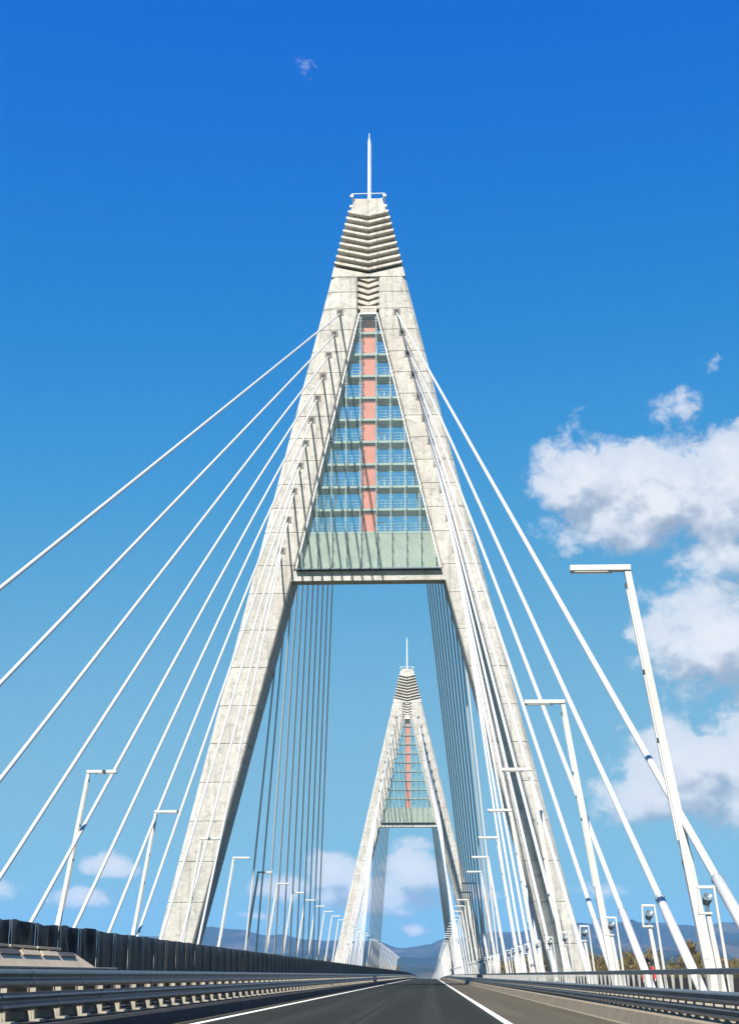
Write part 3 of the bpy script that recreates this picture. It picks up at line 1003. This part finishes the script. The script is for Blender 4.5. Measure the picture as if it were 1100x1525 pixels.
    for z0, z1 in zip(rows, rows[1:]):
        for x0, x1 in zip(cols, cols[1:]):
            e = 0.018
            poly = [(x0 + e, z0 + e), (x1 - e, z0 + e), (x1 - e, z1 - e), (x0 + e, z1 - e)]
            lim = 1.02 + 77.15 * gs - 0.10
            poly = clip(poly, 1, gs, lim)
            poly = clip(poly, -1, gs, lim) if poly else poly
            if len(poly) < 3:
                continue
            ar = abs(sum(a[0] * b[1] - b[0] * a[1] for a, b in zip(poly, poly[1:] + poly[:1]))) / 2
            if ar < 0.08:
                continue
            me = bpy.data.meshes.new('glass_pane')
            me.from_pydata([(x, YG, z) for x, z in poly], [], [tuple(range(len(poly)))])
            me.materials.append(M['glass'])
            link('glass_pane', me, t)
    for x in MULL:
        zt = min(GTOP, 77.15 - (abs(x) - 1.02) / gs) if abs(x) > 1.02 else GTOP
        if zt < GBOT + 0.6:
            continue
        mu = MB().box(x - .035, x + .035, YG + .06, YG + .16, GBOT, zt)
        for zr in rows:
            if GBOT + .2 < zr < zt - 0.1:
                for dx_, dz_ in ((-1, -1), (1, -1), (1, 1), (-1, 1)):
                    mu.tube((x, YG + .05, zr), (x + .15 * dx_, YG + .02, zr + .15 * dz_), 0.025, n=4)
                    mu.box(x + .15 * dx_ - .04, x + .15 * dx_ + .04, YG - .03, YG - .004, zr + .15 * dz_ - .04, zr + .15 * dz_ + .04)
                mu.bar((x, YG + .1, zr), (x, 0.34, zr), 0.05, 0.05)
        mu.build('mullion', M['mullion'], t)
    fr = MB()
    b0, b1 = glass_half(GBOT), glass_half(GTOP)
    for s in (-1, 1):
        fr.loft([[(s * (b0 - .02), YG - .1, GBOT), (s * (b0 + .14), YG - .1, GBOT), (s * (b0 + .14), 0.3, GBOT), (s * (b0 - .02), 0.3, GBOT)],
                 [(s * (b1 - .02), YG - .1, GTOP), (s * (b1 + .14), YG - .1, GTOP), (s * (b1 + .14), 0.3, GTOP), (s * (b1 - .02), 0.3, GTOP)]])
    fr.box(-b1 - .14, b1 + .14, YG - .1, 0.3, GTOP + .002, GTOP + .16)
    fr.build('facade_frame', M['white'], t)
    MB().box(-b0 - .1, b0 + .1, YG - .08, 0.85, GBOT - .13, GBOT - .005).build('facade_sill', M['spot'], t)
    # rear glazing
    for zf, zn in zip(FLOORS, FLOORS[1:] + [GTOP]):
        h0, h1 = leg_in(zf) - .1, max(0.5, leg_in(zn) - .1)
        me = bpy.data.meshes.new('rear_glass_pane')
        me.from_pydata([(-h0, DEPTH - .5, zf + .03), (h0, DEPTH - .5, zf + .03), (h1, DEPTH - .5, zn - .03), (-h1, DEPTH - .5, zn - .03)], [], [(0, 1, 2, 3)])
        me.materials.append(M['glass'])
        link('rear_glass_pane', me, t)
    return t


P1 = make_pylon()
P2 = copy_thing(P1, (XC + 0.15, T2, 0), 'concrete A-shaped pylon seen small through the legs of the near one')


# ------------------------------------------------------------------ stay cables
def cable_mesh(a, b, r, n=10, sag=0.0004, seg=14):
    mb = MB()
    a, b = Vector(a), Vector(b)
    L = (b - a).length
    d = (b - a).normalized()
    u = d.cross(Vector((0, 0, 1))).normalized()
    w = d.cross(u)
    rings = []
    for k in range(seg + 1):
        t = k / seg
        p = a.lerp(b, t) - Vector((0, 0, 4 * sag * L * t * (1 - t)))
        rings.append([p + (u * math.cos(2 * math.pi * i / n) + w * math.sin(2 * math.pi * i / n)) * r for i in range(n)])
    mb.loft(rings)
    return mb


def cable_y(pi, TY, fan, k):
    """where a cable is anchored in the deck: the approach fans stop short of the pylon, the main-span fans start beside it"""
    if (fan < 0) == (pi == 0):
        off = 130.7 - 9.92 * k
    else:
        off = 5.5 + 11.0 * (10 - k)
    return TY - off if fan < 0 else TY + off + (DEPTH if pi else 0)


SIDE = {-1: 'behind the black screen', 1: 'beside the walkway'}
for pi, (TY, xo) in enumerate(((T1, 0.0), (T2, 0.15))):
    for s in (-1, 1):
        for fan in (-1, 1):
            for k, (ax, az) in enumerate(ANCH):
                if fan < 0:
                    A = Vector((XC + xo + s * ax, TY + 0.4, az))
                    yd = cable_y(pi, TY, fan, k)
                else:
                    A = Vector((XC + xo + s * ax, TY + DEPTH - 0.4, az))
                    yd = cable_y(pi, TY, fan, k)
                dx, dz = path(yd)
                B = Vector((XC + 0.1 + s * WC + dx, yd, 0.1 + dz))
                way = 'sloping towards' if fan < 0 else 'sloping away'
                lab = '%s cable from the top of %s pylon leg %s, %s' % (ORD[k], NAMES_P[pi], SIDE[s], way)
                c = thing('stay_cable', lab, 'cable', tuple(B), 'stay cables of the two pylons')
                mb = cable_mesh(A - B, Vector((0, 0, 0)), 0.105)
                mb.build('sheath', M['sheath'], c, smooth=True)
                d = (A - B).normalized()
                # wider guide tube at the foot, with its collar
                tl = min(3.3 / d.z, 7.0)
                MB().tube(d * 0.05, d * tl, 0.145, n=12).build('guide_tube', M['sheath'], c, smooth=True)
                MB().tube(d * tl, d * (tl + 0.10), 0.16, 0.12, n=12).build('collar', M['spot'], c, smooth=True)


# ------------------------------------------------------------------ cable spotlights on the walkway
def make_stand():
    t = thing('cable_spotlight', '', 'spotlight', (0, 0, 0), 'spotlight stands at the feet of the cables')
    p = MB()
    p.loft([[(-.085, -.07, 0), (.085, -.07, 0), (.085, .07, 0), (-.085, .07, 0)], [(-.44, -.055, 2.60), (-.32, -.055, 2.60), (-.32, .055, 2.60), (-.44, .055, 2.60)]])
    soft(p.build('post', M['lampw'], t), 0.015)
    q = MB()
    q.loft([[(.09, -.04, 0), (.19, -.04, 0), (.19, .04, 0), (.09, .04, 0)], [(-.225, -.035, 3.30), (-.165, -.035, 3.30), (-.165, .035, 3.30), (-.225, .035, 3.30)]])
    q.box(-.62, -.226, -.045, .045, 3.225, 3.30)
    q.box(-.62, -.56, -.04, .04, 2.66, 3.225)
    q.box(-.62, -.28, -.09, .09, 2.602, 2.66)
    soft(q.build('frame', M['lampw'], t), 0.012)
    hb = MB()
    n = 12
    ax = Vector((0.15, -0.75, 0.65)).normalized()
    c0 = Vector((-.385, 0.02, 2.96))
    u = ax.cross(Vector((0, 0, 1))).normalized()
    w = ax.cross(u)
    rings = []
    for dd, rr in ((-.15, .04), (-.13, .085), (-.04, .115), (.08, .13), (.12, .13), (.125, .112), (.09, .10)):
        rings.append([c0 + ax * dd + (u * math.cos(2 * math.pi * i / n) + w * math.sin(2 * math.pi * i / n)) * rr for i in range(n)])
    hb.loft(rings)
    hd = hb.build('lamp_head', M['spot'], t, smooth=True)
    MB().box(-.43, -.34, -.03, .07, 2.661, 2.86).build('bracket', M['spot'], t)
    t.scale = (0.93, 0.93, 0.97)
    return t


stand = make_stand()
used = False
for pi, TY in enumerate((T1, T2)):
    for fan in (-1, 1):
        for k in range(11):
            y = cable_y(pi, TY, fan, k) - fan * 4.6 * min(1, (11 - k) / 4)
            dx, dz = path(y)
            loc = (6.98 + dx, y, dz)
            way = 'near side' if fan < 0 else 'far side'
            lab = 'white spotlight stand at foot of %s cable of %s pylon, %s' % (ORD[k], NAMES_P[pi], way)
            if not used:
                stand.location = loc
                stand['label'] = lab
                used = True
            else:
                copy_thing(stand, loc, lab)


# ------------------------------------------------------------------ street lamps
def make_lamp(s):
    """s=+1: stands on the walkway side and reaches towards -x; leaning pole of box section, level arm"""
    t = thing('street_lamp', '', 'street lamp', (0, 0, 0), 'white leaning street lamps along both edges of the bridge')
    lean = 0.147
    H = 12.1

    def ring(z, wx, wy):
        cx = -s * lean * z
        return [(cx - wx / 2, -wy / 2, z), (cx + wx / 2, -wy / 2, z), (cx + wx / 2, wy / 2, z), (cx - wx / 2, wy / 2, z)]
    soft(MB().loft([ring(0, .30, .28), ring(4.3, .27, .25)]).build('lower_pole', M['lampw'], t), 0.015)
    x15 = -s * lean * 1.9
    MB().box(x15 - .07, x15 + .07, -.142, -.136, 1.55, 2.25).build('access_door', M['lampw'], t)
    up = MB().loft([ring(4.3, .245, .225), ring(H, .185, .18)])
    pole = soft(up.build('upper_pole', M['lampw'], t), 0.012)
    # flange strip along the inner side
    fl = MB()
    for z0, z1 in ((4.6, 7.2), (7.35, 9.1), (9.25, H - .55)):
        fl.loft([[(-s * (lean * z + .245 / 2 - (z - 4.3) * .0038) - s * q[0], q[1], z) for q in ((0.002, -.055), (.05, -.055), (.05, .055), (0.002, .055))] for z in (z0, z1)])
    fl.build('side_strip', M['lampw'], pole)
    for z0 in (3.95, 7.2, 9.1, H - .5):
        x = -s * (lean * z0 + .13)
        MB().box(min(x, x - s * .03), max(x, x - s * .03), -.06, .06, z0 + .02, z0 + .14).build('clip', M['dark_slot'], pole)
    xt = -s * lean * H
    a0, a1 = sorted((xt + s * .0925, xt - s * 1.62))
    arm = soft(MB().box(a0, a1, -.12, .12, H + .002, H + .165).build('arm', M['lampw'], t), 0.012)
    l0, l1 = sorted((xt - s * .55, xt - s * 1.50))
    hd = MB().box(l0, l1, -.10, .10, H - .035, H + .001).build('lamp_head', M['lampw'], t)
    MB().box(l0 + .08, l1 - .08, -.075, .075, H - .05, H - .036).build('diffuser', M['lens'], hd)
    m2 = sorted((xt - s * 1.50, xt - s * 1.60))
    MB().box(m2[0], m2[1], -.09, .09, H - .04, H + .001).build('end_cap', M['spot'], hd)
    m3 = sorted((xt - s * .42, xt - s * .54))
    MB().box(m3[0], m3[1], -.09, .09, H - .04, H + .001).build('driver_box', M['spot'], hd)
    soft(MB().box(-.26, .26, -.26, .26, 0.0, .05).build('base_plate', M['lampw'], t), 0.01)
    return t


LX = {1: 7.47, -1: -21.1}
LY = [40.8 + 21.55 * k for k in range(85)]
for s in (1, -1):
    proto = make_lamp(s)
    first = True
    for k, y in enumerate(LY):
        if y > 1880:
            break
        if y > 900 and k % 2:
            continue
        if s < 0 and (k < 2 or y > 900):
            continue
        dx, dz = path(y)
        loc = (LX[s] + dx, y, dz)
        row = 'walkway row' if s > 0 else 'row behind the black screen'
        kk = k if s > 0 else k - 2
        if 0 <= kk < 20:
            lab = 'white leaning street lamp, %s along the %s from the viewer' % (ORD[kk], row)
        else:
            lab = 'small distant street lamp among the closely spaced ones of the %s' % row
        if first:
            proto.location = loc
            proto['label'] = lab
            first = False
        else:
            copy_thing(proto, loc, lab)


# ------------------------------------------------------------------ person on the walkway
def skin_body(name, joints, edges, mat, parent=None, sub=2):
    me = bpy.data.meshes.new(name)
    me.from_pydata([j[0] for j in joints], edges, [])
    me.materials.append(mat)
    o = link(name, me, parent)
    md = o.modifiers.new('skin', 'SKIN')
    md.use_smooth_shade = True
    for i, j in enumerate(joints):
        r = j[1]
        me.skin_vertices[0].data[i].radius = (r, r) if not isinstance(r, tuple) else r
    me.skin_vertices[0].data[0].use_root = True
    sd = o.modifiers.new('sub', 'SUBSURF')
    sd.levels = sd.render_levels = sub
    return o


PY = 66.0
per = thing('person', 'person with dark hair in a red jacket walking beyond the railing', 'person', (9.2, PY, 0.0))
J = [((0, 0, .95), .13), ((0, .01, 1.15), .12), ((0, .02, 1.38), .13), ((0, .01, 1.50), .055), ((0, 0, 1.60), .085), ((0, -.01, 1.70), .085),
     ((-.10, 0, .90), .09), ((-.11, -.16, .50), .062), ((-.11, -.06, .09), .045), ((-.11, -.22, .05), .04),
     ((.10, 0, .90), .09), ((.11, .12, .50), .062), ((.11, .30, .12), .045), ((.11, .16, .05), .04),
     ((-.19, .02, 1.40), .055), ((-.24, .12, 1.13), .045), ((-.22, .02, .90), .035), ((-.21, -.04, .82), .03),
     ((.19, .02, 1.40), .055), ((.24, -.06, 1.13), .045), ((.23, -.20, .94), .035), ((.22, -.26, .88), .03)]
Eg = [(0, 1), (1, 2), (2, 3), (3, 4), (4, 5), (0, 6), (6, 7), (7, 8), (8, 9), (0, 10), (10, 11), (11, 12), (12, 13), (2, 14), (14, 15), (15, 16), (16, 17), (2, 18), (18, 19), (19, 20), (20, 21)]
skin_body('body', J, Eg, M['skin'], per)
jk = [((0, 0, .92), .155), ((0, .01, 1.15), .15), ((0, .02, 1.38), .155), ((0, .01, 1.47), .08),
      ((-.19, .02, 1.40), .08), ((-.24, .12, 1.13), .066), ((-.22, .03, .92), .052), ((.19, .02, 1.40), .08), ((.24, -.06, 1.13), .066), ((.23, -.18, .96), .052)]
skin_body('jacket', jk, [(0, 1), (1, 2), (2, 3), (2, 4), (4, 5), (5, 6), (2, 7), (7, 8), (8, 9)], M['jacket'], per)
tr = [((0, 0, .93), .145), ((-.10, 0, .86), .105), ((-.11, -.16, .50), .08), ((-.11, -.06, .12), .062), ((.10, 0, .86), .105), ((.11, .12, .50), .08), ((.11, .29, .15), .062)]
skin_body('trousers', tr, [(0, 1), (1, 2), (2, 3), (0, 4), (4, 5), (5, 6)], M['trousers'], per)
hr = [((0, .03, 1.70), .095), ((0, .0, 1.76), .085), ((0, .06, 1.62), .07)]
skin_body('hair', hr, [(0, 1), (0, 2)], M['hair'], per, 2)


# ------------------------------------------------------------------ trees on the far bank
def tree_meshes(seed, H, spread, nleaf, leafsize):
    rd = random.Random(seed)
    tk = MB()
    tips = []

    def limb(p, d, L, r, depth):
        q = p + d * L
        tk.tube(p, q, r, r * 0.62, 6 if depth == 0 else 5)
        tips.append((p, q))
        if depth >= 3:
            return
        for _ in range(rd.choice((2, 3)) if depth else 0):
            nd = (d + Vector((rd.uniform(-.7, .7), rd.uniform(-.7, .7), rd.uniform(.1, .7)))).normalized()
            limb(p + d * L * rd.uniform(.45, 1), nd, L * rd.uniform(.55, .75), r * .55, depth + 1)
    z = 0.0
    base = Vector((0, 0, -0.3))
    top = Vector((rd.uniform(-.6, .6), rd.uniform(-.6, .6), H * 0.86))
    tk.tube(base, top, H * 0.016, H * 0.004, 8)
    nb = 13
    for b in range(nb):
        f = 0.22 + 0.74 * b / nb
        a = b * 2.4 + rd.uniform(-.5, .5)
        d = Vector((math.cos(a), math.sin(a), rd.uniform(.5, 1.2))).normalized()
        L = spread * (1.15 - abs(f - .45) * 1.1) * rd.uniform(.75, 1.1)
        limb(base.lerp(top, f), d, L * .6, H * 0.007 * (1.2 - f), 1)
    cr = MB()
    for _ in range(nleaf):
        p, q = rd.choice(tips)
        c = p.lerp(q, rd.uniform(.2, 1.25)) + Vector((rd.gauss(0, .6), rd.gauss(0, .6), rd.gauss(0, .6)))
        s1 = leafsize * rd.uniform(.5, 1.3)
        u = Vector((rd.uniform(-1, 1), rd.uniform(-1, 1), rd.uniform(-.4, .4))).normalized()
        v = Vector((rd.uniform(-.5, .5), rd.uniform(-.5, .5), 1)).normalized()
        cr.add([c - u * s1 * .35 - v * s1, c + u * s1 * .3 - v * s1 * .5, c + u * s1 * .3 + v * s1, c - u * s1 * .4 + v * s1 * .6], [(0, 1, 2, 3)])
    a = tk.mesh('trunk')
    a.materials.append(M['bark'])
    return a, cr


TREES = []
for sd, H, sp in ((1, 24, 6.5), (2, 22, 5.5), (3, 26, 6.0), (4, 20, 6.5), (5, 25, 5.0)):
    a, cr = tree_meshes(sd, H, sp, 2300, 0.42)
    me = bpy.data.meshes.new('crown')
    me.from_pydata(cr.v, [], cr.f)
    me.materials.append(M['leaf'])
    TREES.append((a, me))
rd = random.Random(77)


def plant_tree(x, y, sc, label, cat='tree', group='spring trees on the far river bank'):
    a, b = rd.choice(TREES)
    t = thing('riverside_tree', label, cat, (x, y, -20.0), group)
    t.rotation_euler = (0, 0, rd.uniform(0, 6.28))
    t.scale = (sc, sc, sc * rd.uniform(.94, 1.08))
    link('trunk', a, t)
    link('crown', b, t)


for row, (y0, z) in enumerate(((470, 1.0), (505, 1.09), (550, 1.18))):
    n = 27
    for i in range(n):
        px = 20 + (150 - 20) * (i + rd.uniform(.1, .9)) / n
        px *= y0 / 470
        if px < 24:
            continue
        grow = 0.98 + 0.07 * min(1, max(0, (px - 30) / 90))
        plant_tree(px, y0 + rd.uniform(-9, 9), z * grow * rd.uniform(.90, 1.06) * 1.07, 'tree with thin olive-brown spring leaves in the belt beyond the walkway')
for i in range(7):
    plant_tree(-33 - 6.5 * i + rd.uniform(-2, 2), 500 + rd.uniform(-10, 10), 1.10, 'olive tree showing just above the black screen before the far pylon', group='trees showing over the black screen')
for i in range(5):
    plant_tree(-36 - 9 * i, 1500 + rd.uniform(-40, 40), 1.35, 'tiny dark tree beyond the end of the bridge row of lamps', group='trees beyond the end of the bridge')

# ------------------------------------------------------------------ haze
mh, h = new_mat('haze_air')
pv = h.n('ShaderNodeVolumePrincipled', {'Color': (0.22, 0.53, 1.0, 1), 'Density': 0.00005, 'Anisotropy': 0.0})
oo = h.n('ShaderNodeOutputMaterial')
h.t.links.new(pv.outputs[0], oo.inputs['Volume'])
hz = MB().box(-14200, 14200, -3200, 12700, -22, 480).build('haze', mh)
tag(hz, kind='stuff')
